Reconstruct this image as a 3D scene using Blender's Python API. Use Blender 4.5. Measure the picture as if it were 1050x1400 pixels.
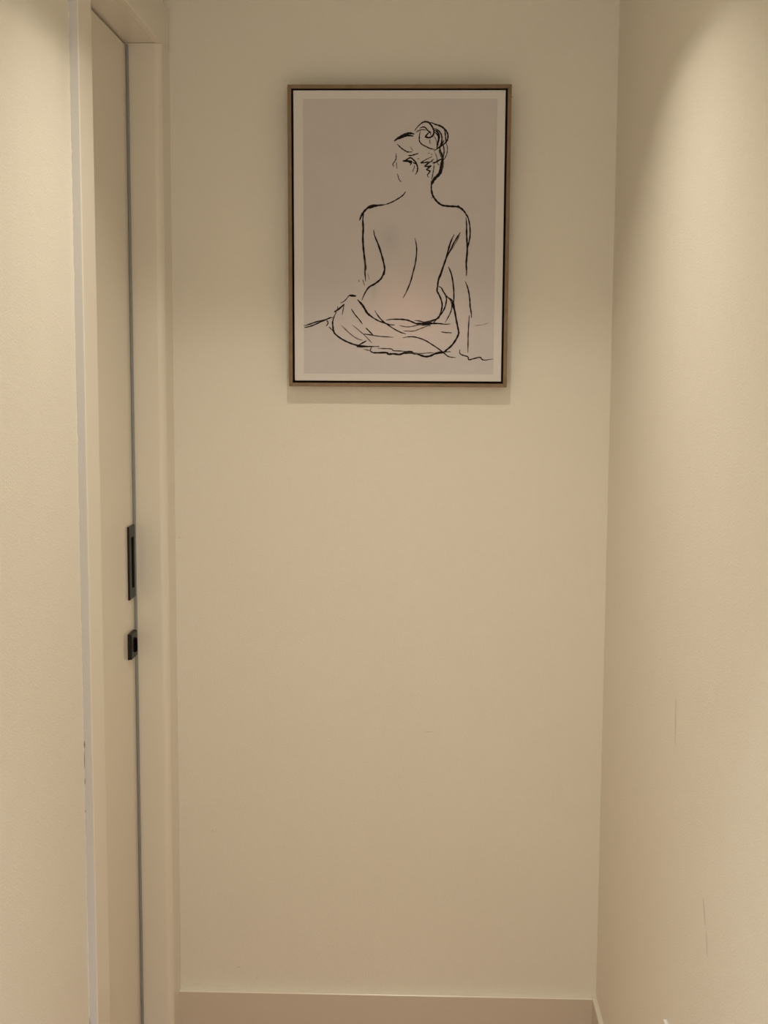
import bpy, bmesh, math, random
from mathutils import Matrix, Vector
random.seed(4)
for o in list(bpy.data.objects):
    bpy.data.objects.remove(o)
scn = bpy.context.scene
C = scn.collection

# ------------------------------------------------------------------ camera
CAM_Z = 1.48
right = Vector((0.9994933552, 0.0314350917, 0.0049867680))
up = Vector((-0.0084786675, 0.1119491357, 0.9936777663))
fwd = Vector((-0.0306780873, 0.9932166058, -0.1121589450))
cam = bpy.data.cameras.new('camera')
cam_ob = bpy.data.objects.new('camera', cam)
C.objects.link(cam_ob)
m = Matrix.Identity(4)
for i in range(3):
    m[i][0], m[i][1], m[i][2] = right[i], up[i], -fwd[i]
m[2][3] = CAM_Z
cam_ob.matrix_world = m
cam.sensor_fit = 'HORIZONTAL'
cam.sensor_width = 36.0
cam.lens = 1830 * 36.0 / 1050
cam.clip_start = 0.02
scn.camera = cam_ob

# ------------------------------------------------------------------ light
world = bpy.data.worlds.new('world')
scn.world = world
world.use_nodes = True
bg = world.node_tree.nodes['Background']
bg.inputs[0].default_value = (1.0, 0.92, 0.77, 1)
bg.inputs[1].default_value = 1.42          # added even fill light, entering at the open end of the hall
# x, y, watts, colour, aim towards the end wall in degrees
LAMPS = [(-0.088, 1.92, 3.70, (1.0, 0.925, 0.785), 2.5), (-0.088, 0.15, 14.0, (0.74, 0.85, 1.0), 0.0)]  # second entry is an added fill for the near walls, out of view
scn.view_settings.view_transform = 'Standard'
scn.view_settings.look = 'None'
scn.view_settings.gamma = 1.0
scn.view_settings.use_curve_mapping = False
scn.view_settings.exposure = 0.0

# ------------------------------------------------------------------ key measures (metres)
YB = 2.80            # back wall
XW = -0.543          # left wall face
XA = -0.529          # casing face on the left wall
XR = 0.382           # right wall face
XD = -0.598          # door leaf face
Y0, Y1 = 2.155, 2.711   # door opening
ZH = 2.101           # underside of the door head
CW = 0.085           # casing width
ZC = 2.284           # ceiling
YE = -0.6            # hall cut short and open behind the camera to admit the fill

# ------------------------------------------------------------------ materials
def new_mat(name):
    mt = bpy.data.materials.new(name)
    mt.use_nodes = True
    nt = mt.node_tree
    return mt, nt, nt.nodes['Principled BSDF']

def paint(name, col, rough=0.6, bump=0.0, bscale=300.0, var=0.03, wave=0.0, spec=0.5):
    mt, nt, b = new_mat(name)
    N, L = nt.nodes, nt.links
    tc = N.new('ShaderNodeTexCoord')
    n1 = N.new('ShaderNodeTexNoise'); n1.inputs['Scale'].default_value = 3.5; n1.inputs['Detail'].default_value = 4
    L.new(tc.outputs['Object'], n1.inputs['Vector'])
    mx = N.new('ShaderNodeMix'); mx.data_type = 'RGBA'
    mx.inputs[6].default_value = (col[0]*(1-var), col[1]*(1-var*1.1), col[2]*(1-var*1.5), 1)
    mx.inputs[7].default_value = (min(1, col[0]*(1+var)), min(1, col[1]*(1+var)), min(1, col[2]*(1+var)), 1)
    L.new(n1.outputs['Fac'], mx.inputs[0])
    L.new(mx.outputs[2], b.inputs['Base Color'])
    b.inputs['Roughness'].default_value = rough
    b.inputs['Specular IOR Level'].default_value = spec
    if bump > 0:
        n2 = N.new('ShaderNodeTexNoise'); n2.inputs['Scale'].default_value = bscale; n2.inputs['Detail'].default_value = 3
        L.new(tc.outputs['Object'], n2.inputs['Vector'])
        bp = N.new('ShaderNodeBump'); bp.inputs['Strength'].default_value = bump; bp.inputs['Distance'].default_value = 0.0012
        L.new(n2.outputs['Fac'], bp.inputs['Height'])
        last = bp
        if wave > 0:
            n3 = N.new('ShaderNodeTexNoise'); n3.inputs['Scale'].default_value = 14; n3.inputs['Detail'].default_value = 5
            L.new(tc.outputs['Object'], n3.inputs['Vector'])
            b2 = N.new('ShaderNodeBump'); b2.inputs['Strength'].default_value = wave; b2.inputs['Distance'].default_value = 0.004
            L.new(n3.outputs['Fac'], b2.inputs['Height'])
            L.new(bp.outputs['Normal'], b2.inputs['Normal'])
            last = b2
        L.new(last.outputs['Normal'], b.inputs['Normal'])
    return mt

def flat(name, col, rough=0.5, metal=0.0, spec=0.5):
    mt, nt, b = new_mat(name)
    b.inputs['Base Color'].default_value = (*col, 1)
    b.inputs['Roughness'].default_value = rough
    b.inputs['Metallic'].default_value = metal
    b.inputs['Specular IOR Level'].default_value = spec
    return mt

WALL = (0.88, 0.83, 0.726)
M_wall = paint('wall_paint', WALL, 0.62, 0.7, 330, 0.02, 0.30)
M_ceil = paint('ceiling_paint', (0.80, 0.77, 0.70), 0.7, 0.15, 300)
M_trim = paint('trim_gloss_paint', (0.86, 0.80, 0.69), 0.26, 0.04, 60, 0.01)
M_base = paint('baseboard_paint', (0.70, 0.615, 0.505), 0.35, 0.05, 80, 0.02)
M_door = paint('door_gloss_paint', (0.86, 0.795, 0.675), 0.13, 0.02, 40, 0.01)
M_grey = paint('grey_white_undercoat', (0.66, 0.64, 0.63), 0.5, 0.25, 250, 0.03)
M_chip = flat('chipped_plaster', (0.30, 0.25, 0.20), 0.9)
M_scuff = flat('scuff_grime', (0.70, 0.63, 0.53), 0.8)
M_seal = flat('slate_rubber', (0.30, 0.315, 0.30), 0.6)
M_black = flat('black_metal', (0.008, 0.007, 0.007), 0.42, 0.0, 0.30)
M_blackslot = flat('black_recess', (0.003, 0.003, 0.003), 0.8, 0.0, 0.05)  # black of the thumb turn; also carries the shade inside the pull's slot
M_plastic = flat('white_plastic', (0.85, 0.83, 0.78), 0.3)
M_gapdark = flat('dark_backing', (0.010, 0.007, 0.005), 0.9)

def mat_floor():
    mt, nt, b = new_mat('oak_floor')
    N, L = nt.nodes, nt.links
    tc = N.new('ShaderNodeTexCoord')
    mp = N.new('ShaderNodeMapping'); mp.inputs['Scale'].default_value = (14, 1.2, 1)
    n = N.new('ShaderNodeTexNoise'); n.inputs['Scale'].default_value = 4; n.inputs['Detail'].default_value = 6
    r = N.new('ShaderNodeValToRGB')
    r.color_ramp.elements[0].color = (0.50, 0.31, 0.21, 1); r.color_ramp.elements[1].color = (0.66, 0.43, 0.30, 1)
    L.new(tc.outputs['Object'], mp.inputs['Vector']); L.new(mp.outputs[0], n.inputs['Vector'])
    L.new(n.outputs['Fac'], r.inputs[0]); L.new(r.outputs[0], b.inputs['Base Color'])
    b.inputs['Roughness'].default_value = 0.4
    return mt
M_floor = mat_floor()

def mat_oak():
    mt, nt, b = new_mat('light_oak')
    N, L = nt.nodes, nt.links
    tc = N.new('ShaderNodeTexCoord')
    n = N.new('ShaderNodeTexNoise'); n.inputs['Scale'].default_value = 28; n.inputs['Detail'].default_value = 6
    r = N.new('ShaderNodeValToRGB')
    r.color_ramp.elements[0].position = 0.3; r.color_ramp.elements[1].position = 0.75
    r.color_ramp.elements[0].color = (0.200, 0.125, 0.058, 1); r.color_ramp.elements[1].color = (0.290, 0.188, 0.098, 1)
    L.new(tc.outputs['Object'], n.inputs['Vector']); L.new(n.outputs['Fac'], r.inputs[0])
    L.new(r.outputs[0], b.inputs['Base Color']); b.inputs['Roughness'].default_value = 0.5
    return mt
M_oak = mat_oak()
M_canvas = paint('canvas_border', (0.76, 0.72, 0.69), 0.75, 0.3, 900, 0.01)

def mat_print():
    # printed ground: mottled mauve grey with a paler, pinker figure
    mt, nt, b = new_mat('print_ground')
    N, L = nt.nodes, nt.links
    tc = N.new('ShaderNodeTexCoord')
    n = N.new('ShaderNodeTexNoise'); n.inputs['Scale'].default_value = 16; n.inputs['Detail'].default_value = 7; n.inputs['Roughness'].default_value = 0.6
    L.new(tc.outputs['Object'], n.inputs['Vector'])
    mx = N.new('ShaderNodeMix'); mx.data_type = 'RGBA'
    mx.inputs[6].default_value = (0.595, 0.55, 0.545, 1); mx.inputs[7].default_value = (0.675, 0.62, 0.61, 1)
    L.new(n.outputs['Fac'], mx.inputs[0])
    cur = mx.outputs[2]
    def blob(cx, cz, rx, rz, col, amt, prev):
        mp = N.new('ShaderNodeMapping'); mp.vector_type = 'POINT'
        mp.inputs['Location'].default_value = (-cx/rx, 0, -cz/rz); mp.inputs['Scale'].default_value = (1/rx, 0, 1/rz)
        g = N.new('ShaderNodeTexGradient'); g.gradient_type = 'QUADRATIC_SPHERE'
        L.new(tc.outputs['Object'], mp.inputs['Vector']); L.new(mp.outputs[0], g.inputs['Vector'])
        mul = N.new('ShaderNodeMath'); mul.operation = 'MULTIPLY'; mul.inputs[1].default_value = amt
        L.new(g.outputs['Fac'], mul.inputs[0])
        k = N.new('ShaderNodeMix'); k.data_type = 'RGBA'; k.inputs[7].default_value = (*col, 1)
        L.new(mul.outputs[0], k.inputs[0]); L.new(prev, k.inputs[6])
        return k.outputs[2]
    skin = (0.78, 0.645, 0.62)
    cur = blob(0.02, 0.17, 0.17, 0.13, skin, 1.0, cur)
    cur = blob(0.02, 0.11, 0.24, 0.08, skin, 0.7, cur)
    cur = blob(0.03, 0.46, 0.08, 0.09, (0.645, 0.60, 0.575), 0.9, cur)
    cur = blob(0.05, 0.30, 0.16, 0.16, (0.64, 0.59, 0.57), 0.6, cur)
    cur = blob(-0.02, 0.30, 0.05, 0.06, (0.50, 0.475, 0.475), 0.7, cur)
    cur = blob(-0.05, 0.20, 0.02, 0.05, (0.55, 0.53, 0.50), 0.7, cur)
    L.new(cur, b.inputs['Base Color'])
    b.inputs['Roughness'].default_value = 0.75
    n2 = N.new('ShaderNodeTexNoise'); n2.inputs['Scale'].default_value = 900
    L.new(tc.outputs['Object'], n2.inputs['Vector'])
    bp = N.new('ShaderNodeBump'); bp.inputs['Strength'].default_value = 0.25; bp.inputs['Distance'].default_value = 0.0006
    L.new(n2.outputs['Fac'], bp.inputs['Height']); L.new(bp.outputs['Normal'], b.inputs['Normal'])
    return mt
M_print = mat_print()
M_ink = [flat('ink_black', (0.012, 0.010, 0.009), 0.85, 0, 0.2), flat('ink_soft', (0.06, 0.05, 0.042), 0.85, 0, 0.2),
         flat('ink_faint', (0.15, 0.122, 0.105), 0.85, 0, 0.2), flat('ink_trace', (0.30, 0.25, 0.22), 0.85, 0, 0.2)]

# ------------------------------------------------------------------ mesh helpers
def add_box(bm, x0, x1, y0, y1, z0, z1):
    vs = [bm.verts.new(p) for p in ((x0,y0,z0),(x1,y0,z0),(x1,y1,z0),(x0,y1,z0),(x0,y0,z1),(x1,y0,z1),(x1,y1,z1),(x0,y1,z1))]
    for f in ((0,3,2,1),(4,5,6,7),(0,1,5,4),(1,2,6,5),(2,3,7,6),(3,0,4,7)):
        bm.faces.new([vs[i] for i in f])

def add_prism(bm, prof, fn):
    # prof: closed 2D outline; fn(p, end) -> 3D point, end in (0, 1)
    a = [bm.verts.new(fn(p, 0)) for p in prof]
    b = [bm.verts.new(fn(p, 1)) for p in prof]
    n = len(prof)
    bm.faces.new(a); bm.faces.new(b[::-1])
    for i in range(n):
        bm.faces.new((a[i], b[i], b[(i+1) % n], a[(i+1) % n]))

def obj(name, bm, mat, parent=None, bevel=0.0, seg=2, smooth=False):
    bmesh.ops.recalc_face_normals(bm, faces=bm.faces)
    if bevel > 0:
        bmesh.ops.bevel(bm, geom=list(bm.edges), offset=bevel, segments=seg, profile=0.5, affect='EDGES', clamp_overlap=True)
    if smooth:
        for f in bm.faces: f.smooth = True
    me = bpy.data.meshes.new(name)
    bm.to_mesh(me); bm.free()
    for mt in (mat if isinstance(mat, list) else [mat]):
        me.materials.append(mt)
    o = bpy.data.objects.new(name, me)
    C.objects.link(o)
    if parent: o.parent = parent
    return o

def empty(name, loc=(0, 0, 0)):
    o = bpy.data.objects.new(name, None)
    o.empty_display_size = 0.05
    o.location = loc
    C.objects.link(o)
    return o

def tag(o, label=None, cat=None, kind=None, group=None):
    if label: o['label'] = label
    if cat: o['category'] = cat
    if kind: o['kind'] = kind
    if group: o['group'] = group
    return o

def box_obj(name, b, mat, parent=None, bevel=0.0):
    bm = bmesh.new(); add_box(bm, *b)
    if parent:
        p = parent.location
        bmesh.ops.translate(bm, vec=-Vector(p), verts=bm.verts)
    return obj(name, bm, mat, parent, bevel)

# ------------------------------------------------------------------ the room shell
def struct(name, boxes, mat, label, cat):
    bm = bmesh.new()
    for b in boxes: add_box(bm, *b)
    return tag(obj(name, bm, mat), label, cat, 'structure')

w_back = struct('wall_back', [(-0.80, 0.60, YB, YB+0.12, -0.05, ZC+0.15)], M_wall,
       'cream painted end wall that the framed drawing hangs on', 'wall')
w_right = struct('wall_right', [(XR, XR+0.12, YE, YB, -0.05, ZC+0.15)], M_wall,
       'cream painted side wall on the right of the hall', 'wall')
w_left = struct('wall_left', [(-0.80, XW, YE, Y0-0.02, -0.05, ZC+0.15), (-0.80, XW, Y0-0.02, YB, ZH+0.02, ZC+0.15),
       (-0.80, -0.665, Y0-0.02, YB, -0.05, ZH+0.02), (-0.80, -0.665, YB-0.001, YB, -0.05, ZH+0.02)], M_wall,
       'cream painted side wall on the left of the hall, beside the door', 'wall')
struct('floor', [(-0.80, 0.60, YE, YB+0.05, -0.06, 0.0)], M_floor, 'brown wooden floor of the narrow hall', 'floor')
# ceiling with square cut-outs for the downlight and the added fill
HX, HY = 0.0490, 0.0465
cb = []
ys = sorted(l[1] for l in LAMPS)
lx = LAMPS[0][0]
edges = [YE] + [v for y in ys for v in (y-HY, y+HY)] + [YB]
for i in range(0, len(edges), 2):
    cb.append((-0.80, 0.60, edges[i], edges[i+1], ZC, ZC+0.02))
for y in ys:
    cb.append((-0.80, lx-HX, y-HY, y+HY, ZC, ZC+0.02)); cb.append((lx+HX, 0.60, y-HY, y+HY, ZC, ZC+0.02))
cb.append((-0.80, 0.60, YE, YB, ZC+0.12, ZC+0.15))
struct('ceiling', cb, M_ceil, 'off-white plaster ceiling of the hall', 'ceiling')

# baseboards with a square top edge and a small chamfer
def baseboard(name, prof, fn, label):
    bm = bmesh.new(); add_prism(bm, prof, fn)
    o = obj(name, bm, [M_base, M_trim])
    for f in o.data.polygons:                 # paler top edge: lighter paint plus light from above put into the colour
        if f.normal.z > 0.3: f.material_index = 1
    return tag(o, label, 'baseboard', 'structure')
BT, BH = 0.016, 0.105
prof = [(0, 0), (BT, 0), (BT, BH-0.002), (BT-0.002, BH), (0, BH)]
baseboard('baseboard_back', prof, lambda p, e: ((XA, XR-0.0095)[e], YB-p[0], p[1]), 'cream baseboard running along the foot of the end wall')
baseboard('baseboard_right', [(q[0]*0.6, q[1]) for q in prof], lambda p, e: (XR-p[0], (YE, YB)[e], p[1]), 'cream baseboard running along the foot of the right wall')
baseboard('baseboard_left', prof, lambda p, e: (XW+p[0], (YE, 2.066)[e], p[1]), 'cream baseboard along the left wall up to the door casing')

# paint wear on the walls
def ribbon(bm, pts, widths, to3d, mi=0):
    n = len(pts); prev = None
    for i, (p, w) in enumerate(zip(pts, widths)):
        a = pts[max(i-1, 0)]; b = pts[min(i+1, n-1)]
        dx, dy = b[0]-a[0], b[1]-a[1]; l = math.hypot(dx, dy) or 1
        nx, ny = -dy/l*w/2, dx/l*w/2
        q = (bm.verts.new(to3d(p[0]+nx, p[1]+ny)), bm.verts.new(to3d(p[0]-nx, p[1]-ny)))
        if prev:
            f = bm.faces.new((prev[0], prev[1], q[1], q[0])); f.material_index = mi
        prev = q
def scuff(pts, w, parent=None):
    bm = bmesh.new(); n = len(pts)
    ribbon(bm, pts, [w*(0.25+0.75*math.sin(math.pi*(i+0.5)/n)) for i in range(n)], lambda y, z: (XR-0.0003, y, z))
    return obj('scuff_mark', bm, M_scuff, parent)

# ------------------------------------------------------------------ door casing (trim_1) and lining (trim_2)
t1 = tag(empty('trim_1', (XW, Y0, 0)), 'flat cream casing around the narrow door on the left wall', 'door casing', 'structure')
box_obj('casing', (XW, XA, Y0-CW+0.0015, Y0, 0, ZH+CW), M_trim, t1, 0.0018)
bm = bmesh.new(); rr = 0.014
post = [(-0.664, Y1), (XA-rr, Y1)] + [(XA-rr+rr*math.sin(a), Y1+rr-rr*math.cos(a)) for a in (0.26, 0.52, 0.79, 1.05, 1.31)] + [(XA, Y1+rr), (XA, YB-0.0003), (-0.664, YB-0.0003)]
add_prism(bm, post, lambda p, e: (p[0]-XW, p[1]-Y0, (0, ZH-0.0004)[e]))
obj('casing', bm, M_trim, t1)          # rounded, caulked post in the corner
box_obj('casing', (XW, XA, Y0+0.0005, YB-0.0035, ZH, ZH+CW), M_trim, t1, 0.0012)
box_obj('filler_strip', (XW-0.001, XA-0.0012, Y0-CW, Y0-CW+0.0015, 0, ZC), M_grey, t1)['label'] = 'bare grey-white filler strip along the casing edge'  # thin strip, greyer than the casing, on its side towards the camera
# ragged edge of wall paint over the strip
bm = bmesh.new(); prev = None; z = 0.0
while z < ZC:
    w = 0.0004 + 0.0007*random.random() + (0.0008 if random.random() < 0.06 else 0)
    q = (bm.verts.new((0, Y0-CW-0.0006-Y0, z)), bm.verts.new((w, Y0-CW-0.0006-Y0, z)))
    if prev: bm.faces.new((prev[0], prev[1], q[1], q[0]))
    prev = q; z += 0.006
obj('paint_edge', bm, M_wall, t1)
for zc, hh, ww in ((0.868, 0.011, 0.0022), (0.842, 0.028, 0.0011), (0.808, 0.010, 0.0014), (0.758, 0.004, 0.0012), (0.40, 0.02, 0.001)):
    bm = bmesh.new()
    ribbon(bm, [(0.0006+ww/2, zc-hh/2), (0.0007+ww/2, zc), (0.0006+ww/2, zc+hh/2)], [ww*0.5, ww, ww*0.4], lambda x, z: (x, Y0-CW-0.0009-Y0, z))
    obj('paint_chip', bm, M_chip, t1)
t2 = tag(empty('trim_2', (XW, Y0, 0)), 'cream door lining boards inside the narrow doorway', 'door lining', 'structure')
box_obj('jamb', (-0.664, XW-0.0002, Y0-0.0195, Y0-0.0002, 0, ZH), M_trim, t2, 0.001)
box_obj('head', (-0.664, XW-0.0002, Y0-0.0195, YB-0.0005, ZH+0.0002, ZH+0.0195), M_trim, t2, 0.001)

# ------------------------------------------------------------------ door_1
d1 = tag(empty('door_1', (XD, (Y0+Y1)/2, 0)), 'narrow cream gloss door with black flush pull and lock', 'door', 'structure')
box_obj('leaf', (XD-0.035, XD, Y0+0.003, Y1-0.003, 0.006, ZH-0.0045), M_door, d1, 0.0015)
box_obj('edge_seal', (XD+0.0004, XD+0.0052, Y1-0.0062, Y1-0.0003, 0.004, ZH-0.0040), M_seal, d1, 0.001)['label'] = 'slate blue-grey seal along the door edge'

def ring_plate(name, x0, x1, y0, y1, z0, z1, sy0, sy1, sz0, sz1, mat, parent, bevel=0.0006):
    # rectangular plate on the door face with a rectangular through slot
    bm = bmesh.new()
    O = [(y0, z0), (y1, z0), (y1, z1), (y0, z1)]; I = [(sy0, sz0), (sy1, sz0), (sy1, sz1), (sy0, sz1)]
    P = parent.location
    V = {}
    for k, R in (('o', O), ('i', I)):
        for s, x in ((0, x0), (1, x1)):
            V[k, s] = [bm.verts.new((x-P[0], a-P[1], b-P[2])) for a, b in R]
    for i in range(4):
        j = (i+1) % 4
        for s in (0, 1):
            bm.faces.new((V['o', s][i], V['o', s][j], V['i', s][j], V['i', s][i]))
        bm.faces.new((V['o', 0][i], V['o', 0][j], V['o', 1][j], V['o', 1][i]))
        bm.faces.new((V['i', 0][i], V['i', 0][j], V['i', 1][j], V['i', 1][i]))
    return obj(name, bm, mat, parent, bevel, 1)
h = ring_plate('flush_pull', XD+0.0002, XD+0.0042, 2.649, 2.7015, 0.9965, 1.1455, 2.669, 2.690, 1.0175, 1.1215, M_black, d1)
h['label'] = 'black rectangular flush pull plate'
bm = bmesh.new(); add_box(bm, XD+0.0002-XD, XD+0.0010-XD, 2.6685-d1.location[1], 2.6905-d1.location[1], 1.0170, 1.1220)  # thin black plate; the slot's deep shade is put into its colour
slot_plate = obj('recess', bm, M_blackslot, h)
bm = bmesh.new(); P = d1.location
cy, cz, hs = 2.664, 0.9025, 0.0265
prof = [(-hs, -hs), (hs, -hs), (hs, hs), (-hs, hs)]
va = [bm.verts.new((0.0002, cy-P[1]+a, cz+b)) for a, b in prof]
vb = [bm.verts.new((0.0085, cy-P[1]+a*0.97, cz+b*0.97)) for a, b in prof]
bm.faces.new(va); bm.faces.new(vb)
for i in range(4): bm.faces.new((va[i], va[(i+1) % 4], vb[(i+1) % 4], vb[i]))
lk = obj('lock_plate', bm, M_black, d1, 0.0008); lk['label'] = 'square black lock plate with thumb turn'
bm = bmesh.new()
seg = 20
def turn_ring(x, ry, rz): return [bm.verts.new((x, cy-P[1]+ry*math.cos(2*math.pi*k/seg), cz+rz*math.sin(2*math.pi*k/seg))) for k in range(seg)]
rs = [turn_ring(0.0083, 0.0085, 0.0165), turn_ring(0.0095, 0.0082, 0.0160), turn_ring(0.0098, 0.0042, 0.0150), turn_ring(0.0130, 0.0038, 0.0145), turn_ring(0.0138, 0.0030, 0.0130)]
for a, b in zip(rs, rs[1:]):
    for k in range(seg): bm.faces.new((a[k], a[(k+1) % seg], b[(k+1) % seg], b[k]))
bm.faces.new(rs[0]); bm.faces.new(rs[-1])
obj('thumb_turn', bm, M_blackslot, lk, 0, 2, True)

# ------------------------------------------------------------------ framed drawing
TILT = math.radians(1.814)
pic = empty('framed_drawing', (-0.0587, 2.765, 1.427))
pic.rotation_euler = (TILT, 0, 0)     # top leans out from the wall
tag(pic, 'oak framed line drawing of a seated nude seen from behind', 'picture')
FW, FH, RW, FD = 0.2238, 0.6010, 0.0075, 0.029
def rail(p, q, pi, qi, name='frame_rail'):
    bm = bmesh.new()
    a = [p, q, qi, pi]
    f0 = [bm.verts.new((x, 0, z)) for x, z in a]; f1 = [bm.verts.new((x, FD, z)) for x, z in a]
    bm.faces.new(f0); bm.faces.new(f1)
    for i in range(4): bm.faces.new((f0[i], f0[(i+1) % 4], f1[(i+1) % 4], f1[i]))
    return obj(name, bm, M_oak, pic, 0.0004, 1)
o_ = [(-FW, 0), (FW, 0), (FW, FH), (-FW, FH)]
i_ = [(-FW+RW, RW), (FW-RW, RW), (FW-RW, FH-RW), (-FW+RW, FH-RW)]
for k in range(4): rail(o_[k], o_[(k+1) % 4], i_[k], i_[(k+1) % 4])
bm = bmesh.new(); add_box(bm, -FW+RW-0.001, FW-RW+0.001, 0.019, 0.024, RW-0.001, FH-RW+0.001)
obj('backing_board', bm, M_gapdark, pic)
for x0, x1, z0, z1 in ((-FW+RW, -FW+RW+0.0006, RW, FH-RW), (FW-RW-0.0006, FW-RW, RW, FH-RW), (-FW+RW, FW-RW, RW, RW+0.0006), (-FW+RW, FW-RW, FH-RW-0.0006, FH-RW)):
    bm = bmesh.new(); add_box(bm, x0, x1, 0.0012, 0.019, z0, z1)
    obj('inner_lining', bm, M_gapdark, pic)
bm = bmesh.new(); add_box(bm, -0.2123, 0.2123, 0.003, 0.0188, 0.0118, 0.5905)
cv = obj('canvas', bm, M_canvas, pic, 0.0010); cv['label'] = 'pale canvas with a mauve-grey printed drawing'
bm = bmesh.new()
px = [(-0.1930, 0.0265), (0.1960, 0.0265), (0.1960, 0.5742), (-0.1930, 0.5742)]
bm.faces.new([bm.verts.new((x, 0.0028, z)) for x, z in px])
obj('printed_ground', bm, M_print, cv)
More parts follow.
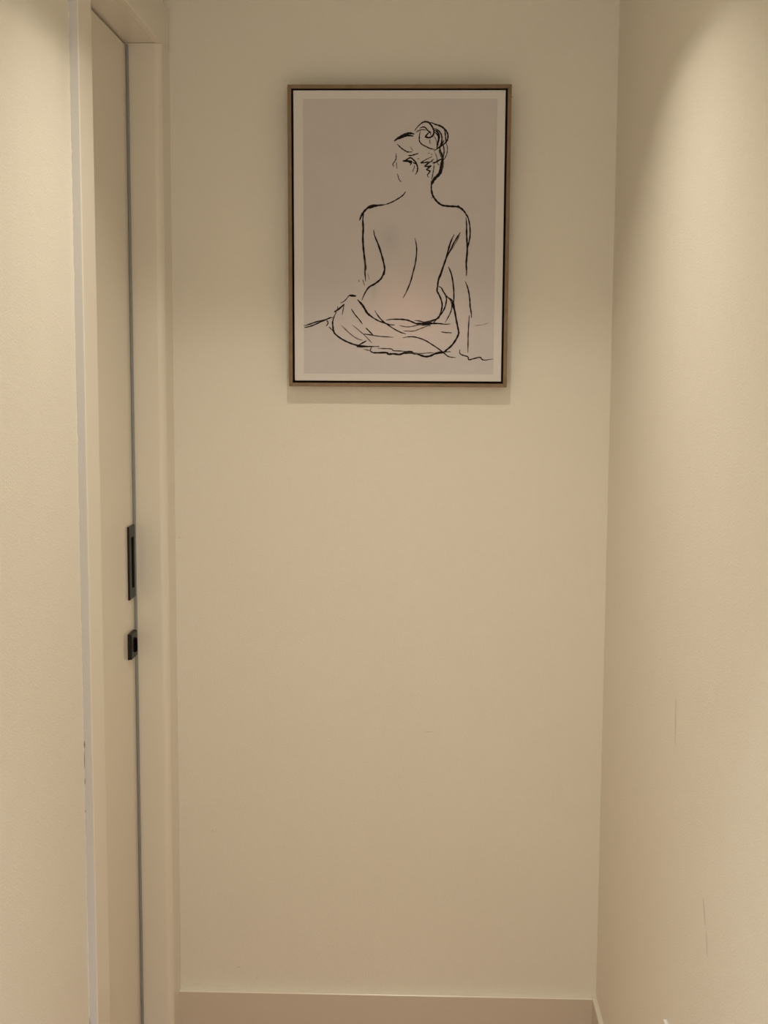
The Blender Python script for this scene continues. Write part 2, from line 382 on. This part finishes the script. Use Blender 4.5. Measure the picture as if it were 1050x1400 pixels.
STROKES = """1.7 1 312,5113 370,5194 437,5255 495,5288 553,5292 604,5271 646,5223 680,5166 701,5113 693,5056 669,5016 623,4987 573,4987 535,4999 547,5024 580,5064 614,5093 639,5097
1.3 1 412,5166 462,5186 504,5190 542,5166 571,5129 605,5101 630,5077 635,5032
1 0.7 338,5081 379,5113 429,5133 488,5138 555,5131
1.2 0.9 425,5121 413,5040 406,4951 423,4894 473,4845 549,4808 616,4776 683,4759 725,4755
1.5 1 570,5279 645,5275 712,5247 788,5223 863,5186 931,5137 965,5081 982,5016 970,4943 942,4894 884,4845 800,4788 751,4755 701,4719
1.3 1 713,5235 796,5227 872,5190 914,5137 927,5056 937,4959 942,4877
1.4 1 705,5166 764,5137 814,5097 848,5040 861,4975 854,4902 834,4829 826,4763
1.8 1 713,5137 764,5097 798,5040 803,4975 783,4894 771,4829 763,4772
1.2 1 706,5089 748,5064 781,5016 790,4951 779,4861 767,4796
0.8 0.5 689,5024 732,4967 753,4910 758,4861
0.9 0.8 942,4894 968,4812 973,4731 953,4641 912,4568 878,4535
1.4 0.7 883,4861 901,4780 906,4690 886,4600 878,4551
2.4 1 817,4780 843,4690 869,4625 878,4568 862,4494 850,4421 830,4347 797,4282
1.6 0.8 801,4747 835,4666 861,4600 878,4560
1.3 1 908,4938 875,4886 850,4837 792,4796
0.9 0.6 717,4706 752,4633 769,4551 766,4502 804,4453 829,4462
1.5 1 673,4486 736,4502 820,4551 878,4568
1.4 1 672,4613 593,4580 509,4535 443,4494 447,4492 527,4498 610,4506 577,4470 523,4429 527,4425 586,4421 645,4433 603,4396 561,4363 599,4343 629,4331 604,4290 575,4257 588,4224 605,4208
1.2 0.8 686,4531 594,4498 468,4496
0.8 0.7 644,4527 677,4551 710,4564
1 0.8 707,4470 704,4388 688,4298 676,4224 660,4159
0.9 0.5 619,4951 619,4902 628,4861
1.4 0.7 895,4527 888,4437 864,4339 839,4282
0.8 0.5 584,4674 621,4682
1 0.7 659,4670 658,4645
0.8 0.4 367,4568 413,4576
2.2 1 -101,4910 -51,4951 -1,4983 66,5024 133,5052 200,5069 258,5064 309,5052
1.8 1 -26,4955 24,4975 83,4999 150,5020 217,5024 292,5012
1.2 0.9 -38,4861 17,4808 76,4759 135,4723 185,4704 269,4706
0.7 0.4 227,4808 260,4759 286,4727
1 0.8 -60,4678 -53,4621 -61,4563 -91,4510 -120,4469 -115,4437 -94,4416
0.8 0.5 -44,4506 -47,4441 -35,4375
0.9 0.7 -31,4285 -13,4228 4,4170 29,4138 59,4121
1.2 0.9 182,4637 244,4635 311,4652 395,4678
1.4 1 77,4527 128,4543 178,4568 232,4592 279,4564 321,4523 355,4474 376,4408 377,4351 356,4294 331,4261
2.3 1 77,4527 153,4531 212,4519 270,4519
1.8 1 203,4514 237,4494 262,4510
1.2 0.9 279,4498 321,4482 355,4461
0.9 0.9 262,4482 221,4445
0.9 0.5 317,4449 305,4384 272,4310
1.3 1 -1931,1233 -1795,1276 -1652,1326 -1509,1355 -1380,1405 -1338,1401
1.3 1 -1924,1201 -1810,1224 -1695,1267 -1566,1327 -1466,1362
1.1 0.9 -1466,1355 -1438,1320 -1438,1278 -1474,1235
1 0.8 -1416,1221 -1366,1172 -1324,1130
1.6 1 -1259,1525 -1309,1426 -1338,1314 -1331,1215 -1309,1102 -1209,1010 -1095,940 -966,884 -838,846 -695,828 -523,822 -380,826
0.8 0.8 -1309,1158 -1295,1059
1.7 1 -1309,1518 -1209,1582 -1095,1681
0.8 0.7 -1230,1638 -1245,1568 -1280,1497
1 0.8 -1180,1701 -1095,1744 -1009,1843 -981,1864
2 1 -1002,1857 -853,1843
0.9 0.8 -1102,1681 -1123,1568 -1145,1462
2.1 1 -832,1773 -753,1689 -696,1612 -639,1514 -582,1458 -510,1409
1.6 1 -739,1661 -703,1654
1.1 0.9 -960,1590 -881,1470 -795,1372 -724,1274
1 0.6 -1152,1244 -1052,1145 -938,1047 -823,976 -723,949
0.9 0.5 -931,1259 -795,1146 -695,1062 -609,977 -552,921
1.2 1 -660,1203 -581,1126 -509,1056
0.9 0.7 -709,1076 -609,1069 -509,1051
1.4 1 -845,821 -752,878 -638,942
1.6 1 -845,818 -723,818 -580,822
0.8 0.4 -709,772 -594,737
1.3 1 -660,1542 -603,1472 -503,1402 -403,1346 -289,1304 -175,1269 -61,1262
1.2 1 -475,1556 -418,1458 -318,1346 -204,1262 -61,1171 68,1108 168,1083
1.5 1 -247,1360 -133,1375 9,1378 152,1369 252,1341 351,1299 451,1272 593,1272 707,1294 835,1294 963,1281 1077,1288
1.3 0.8 337,1356 451,1342 550,1314 650,1322 763,1378 820,1414
1 0.6 24,1256 138,1228 252,1228 394,1257 508,1272
1 0.5 110,1143 224,1137 338,1144 452,1187 565,1230 650,1265
1 0.8 665,1237 622,1272
1.8 0.9 394,1299 508,1293 622,1300 750,1297
1 0.8 -659,1069 -517,1049 -345,1028 -88,1011
0.8 0.5 -659,1027 -602,963 -530,893
1.2 1 97,1002 197,1021 311,1024 439,996 568,947 697,870 826,786 941,701 1027,631 1113,610 1191,606
1.9 1 -530,822 -566,744 -516,701 -416,695 -230,699 -201,668 -87,675 28,662 99,683 184,712 270,719 327,684 399,678 485,642 585,622 684,643 770,686 855,715 955,720 1083,723
1.1 0.7 -416,787 -273,781 -130,774 -87,739 56,733 227,719
1.2 0.8 142,676 256,691 342,670
1 0.6 342,684 513,685 655,700 741,693
0.8 0.5 -659,765 -573,737
1.6 1 902,2359 861,2247 819,2177 806,2080 793,1954 822,1898 873,1786 899,1674 882,1548 848,1449 806,1393 664,1350 536,1321
1.4 1 806,2038 870,2024 928,1926 971,1856 986,1772 959,1632 904,1520 834,1435 749,1336 721,1315
1.8 1 957,1877 1028,1815 1114,1745 1151,1577 1189,1380 1219,1239 1242,1127 1235,1070 1180,957 1096,844 997,758 926,708 755,672 627,636
1.5 1 1114,1759 1118,1661 1144,1563
1.1 1 1000,1829 1071,1759 1098,1661 1081,1548 1032,1436 963,1316
1.1 0.8 886,1128 979,1112 1107,1108
1.4 1 1364,2144 1408,2040 1437,1928 1461,1774 1469,1648 1492,1522 1501,1409
1.1 0.9 1455,1466 1446,1297 1437,1099 1436,902 1436,704
1.2 1 1274,774 1265,717 1297,668 1383,640 1440,619 1455,562 1555,584 1682,613 1726,571 1797,557 1953,582
0.6 0.2 1560,1255 1716,1270 1857,1313
1.2 0.9 141,3932 94,3863 23,3809 -95,3739 -190,3697 -284,3666
2 1 -269,3669 -411,3654 -554,3646 -649,3583 -712,3514 -759,3436 -791,3350
1.6 1 -411,3650 -522,3622 -601,3594
1.9 1 -704,3529 -723,3374 -714,3187 -722,3032 -714,2844 -694,2657 -670,2437 -678,2312 -661,2139
1.2 0.8 -694,2594 -654,2422 -678,2343
1.8 1 -505,3172 -481,3048 -408,2876 -336,2658 -288,2470 -279,2360 -334,2219 -390,2156 -486,2084 -597,2021 -677,1903 -741,1760
1.3 0.9 334,3010 362,2878 371,2738 349,2519 303,2330 248,2126 170,1937 99,1803
0.8 0.6 -725,2178 -685,2052
0.9 0.5 -805,2170 -797,2131
0.6 0.3 -622,2312 -590,2171
1.2 0.9 -276,2360 -287,2266
3 1 857,4374 837,4302 785,4241 722,4179 676,4107 658,4056
1.9 1 671,4107 658,4056 661,3964 683,3861 726,3789 790,3717 875,3661 959,3645 1064,3637 1191,3630 1265,3594 1329,3532 1366,3471 1399,3409
1 0.7 658,3810 673,3794
1.2 0.9 1196,3661 1244,3599
1.4 1 1329,3529 1389,3450 1427,3334 1448,3175 1446,3030 1418,2885 1397,2798 1384,2681 1364,2521
1.7 1 1360,3421 1376,3276 1379,3088 1388,2943 1397,2812 1392,2652 1379,2506 1388,2360 1385,2251
1.8 1 1128,3080 1070,2957 1027,2826 984,2651 941,2520 891,2373 826,2198 805,2080 799,1919
1.4 1 1253,3124 1202,3044 1115,2899 1057,2768 999,2666 956,2563
0.9 0.5 1246,3073 1159,2913 1072,2768
1.5 1 1016,2440 1077,2301 1116,2111 1134,1920 1136,1699"""
bm = bmesh.new()
def spline(P):
    if len(P) < 3:
        return [(P[0][0]+(P[1][0]-P[0][0])*t/4, P[0][1]+(P[1][1]-P[0][1])*t/4) for t in range(5)]
    out = []
    Q = [P[0]] + P + [P[-1]]
    for i in range(1, len(Q)-2):
        p0, p1, p2, p3 = Q[i-1], Q[i], Q[i+1], Q[i+2]
        for s in range(5):
            t = s/5
            out.append(tuple(0.5*((2*p1[k]) + (-p0[k]+p2[k])*t + (2*p0[k]-5*p1[k]+4*p2[k]-p3[k])*t*t + (-p0[k]+3*p1[k]-3*p2[k]+p3[k])*t**3) for k in (0, 1)))
    out.append(P[-1])
    return out
INK_W = 0.00200
for li, line in enumerate(STROKES.strip().splitlines()):
    a = line.split(); w = float(a[0])*INK_W; tone = float(a[1])
    P = [tuple(float(v)*1e-4 for v in s.split(',')) for s in a[2:]]
    S = spline(P); n = len(S)
    mi = 0 if tone > 0.85 else 1 if tone > 0.62 else 2 if tone > 0.35 else 3
    ph = random.random()*6
    W = [w*(0.35+0.65*min(1, 5.0*min(i+0.3, n-1-i+0.3)/n))*(1+0.14*math.sin(i*1.3+ph)+0.10*(random.random()-0.5)) for i in range(n)]
    yoff = 0.0026 - 0.000002*li
    ribbon(bm, S, W, lambda x, z: (x, yoff, z), mi)
me = bpy.data.meshes.new('line_drawing'); bm.to_mesh(me); bm.free()
for mt in M_ink: me.materials.append(mt)
ld = bpy.data.objects.new('line_drawing', me); C.objects.link(ld); ld.parent = cv
ld['label'] = 'loose black ink lines of the figure'
bm = bmesh.new()
r8 = lambda x, r: [bm.verts.new((x, 0.012+r*math.cos(k*math.pi/4), 0.5785+r*math.sin(k*math.pi/4))) for k in range(8)]
A, B = r8(FW-0.001, 0.0014), r8(FW+0.0018, 0.0012)
bm.faces.new(A); bm.faces.new(B)
for k in range(8): bm.faces.new((A[k], A[(k+1) % 8], B[(k+1) % 8], B[k]))
obj('frame_pin', bm, M_oak, pic)

# ------------------------------------------------------------------ wall socket low on the right wall
sk = tag(empty('wall_socket', (XR, 1.947, 0.424)), 'white plastic wall socket plate low on the right wall', 'socket')
bm = bmesh.new(); add_box(bm, -0.006, -0.0002, -0.043, 0.043, -0.043, 0.043)
pl = obj('plate', bm, M_plastic, sk, 0.0012)
bm = bmesh.new()
ring = lambda x, r: [bm.verts.new((x, r*math.cos(k*math.pi/12), r*math.sin(k*math.pi/12))) for k in range(24)]
A, B = ring(-0.0059, 0.021), ring(-0.0072, 0.0195)
bm.faces.new(A); bm.faces.new(B)
for k in range(24): bm.faces.new((A[k], A[(k+1) % 24], B[(k+1) % 24], B[k]))
obj('socket_insert', bm, M_plastic, pl)
for dy in (-0.0095, 0.0095):
    bm = bmesh.new()
    A = [bm.verts.new((-0.00725, dy+0.0024*math.cos(k*math.pi/6), 0.0024*math.sin(k*math.pi/6))) for k in range(12)]
    B = [bm.verts.new((-0.0076, dy+0.0024*math.cos(k*math.pi/6), 0.0024*math.sin(k*math.pi/6))) for k in range(12)]
    bm.faces.new(A); bm.faces.new(B)
    for k in range(12): bm.faces.new((A[k], A[(k+1) % 12], B[(k+1) % 12], B[k]))
    obj('pin_hole', bm, M_blackslot, pl)

# ------------------------------------------------------------------ recessed ceiling downlight and an added fill light
M_baffle = flat('anodised_baffle', (0.05, 0.05, 0.05), 0.5)
M_lens = flat('lamp_white', (0.8, 0.78, 0.72), 0.3)
names = ['square recessed ceiling downlight nearest the framed drawing', 'square recessed ceiling downlight at the open end of the hall']
for (x, y, watts, lcol, aim), lab in zip(LAMPS, names):
    f = tag(empty('recessed_downlight', (x, y, ZC)), lab, 'downlight', None, 'recessed hall downlights')
    bm = bmesh.new(); t = 0.0015; d = 0.045
    for b in ((-HX, -HX+t, -HY, HY, 0, d), (HX-t, HX, -HY, HY, 0, d), (-HX+t, HX-t, -HY, -HY+t, 0, d), (-HX+t, HX-t, HY-t, HY, 0, d), (-HX, HX, -HY, HY, d, d+0.004)):
        add_box(bm, *b)
    obj('baffle', bm, M_baffle, f)
    bm = bmesh.new()
    for b in ((-HX-0.008, -HX, -HY-0.008, HY+0.008, -0.002, -0.0002), (HX, HX+0.008, -HY-0.008, HY+0.008, -0.002, -0.0002), (-HX, HX, -HY-0.008, -HY, -0.002, -0.0002), (-HX, HX, HY, HY+0.008, -0.002, -0.0002)):
        add_box(bm, *b)
    obj('trim_ring', bm, M_ceil, f)
    bm = bmesh.new(); add_box(bm, -0.012, 0.012, -0.012, 0.012, 0.041, 0.0448)
    obj('led_holder', bm, M_lens, f)
    L = bpy.data.lights.new('led', 'AREA'); L.shape = 'DISK'; L.size = 0.010; L.spread = math.radians(108)
    L.color = lcol; L.energy = watts
    lo = bpy.data.objects.new('led', L); C.objects.link(lo); lo.parent = f; lo.location = (0, 0, 0.0380)
    lo.rotation_euler = (math.radians(aim), 0, 0)     # aimed a little towards the end wall

# ------------------------------------------------------------------ small wear marks on the walls
for pts, w in (([(1.995, 0.975), (1.992, 0.94), (1.99, 0.905)], 0.0035), ([(1.76, 0.757), (1.752, 0.742), (1.742, 0.727)], 0.004), ([(1.735, 0.720), (1.728, 0.705), (1.722, 0.690)], 0.003)):
    scuff(pts, w, w_right)

def speck(x, z, w, h):
    bm = bmesh.new()
    ribbon(bm, [(x-w/2, z-h/2), (x, z+h*0.2), (x+w/2, z+h/2)], [0.0006, 0.0016, 0.0006], lambda a, b: (a, YB-0.0003, b))
    return obj('scuff_mark', bm, M_scuff, w_back)
for a in ((-0.456, 0.463, 0.004, 0.005), (0.012, 0.690, 0.020, 0.002), (-0.520, 1.105, 0.002, 0.005), (-0.400, 0.155, 0.006, 0.002), (-0.36, 0.132, 0.003, 0.003)):
    speck(*a)
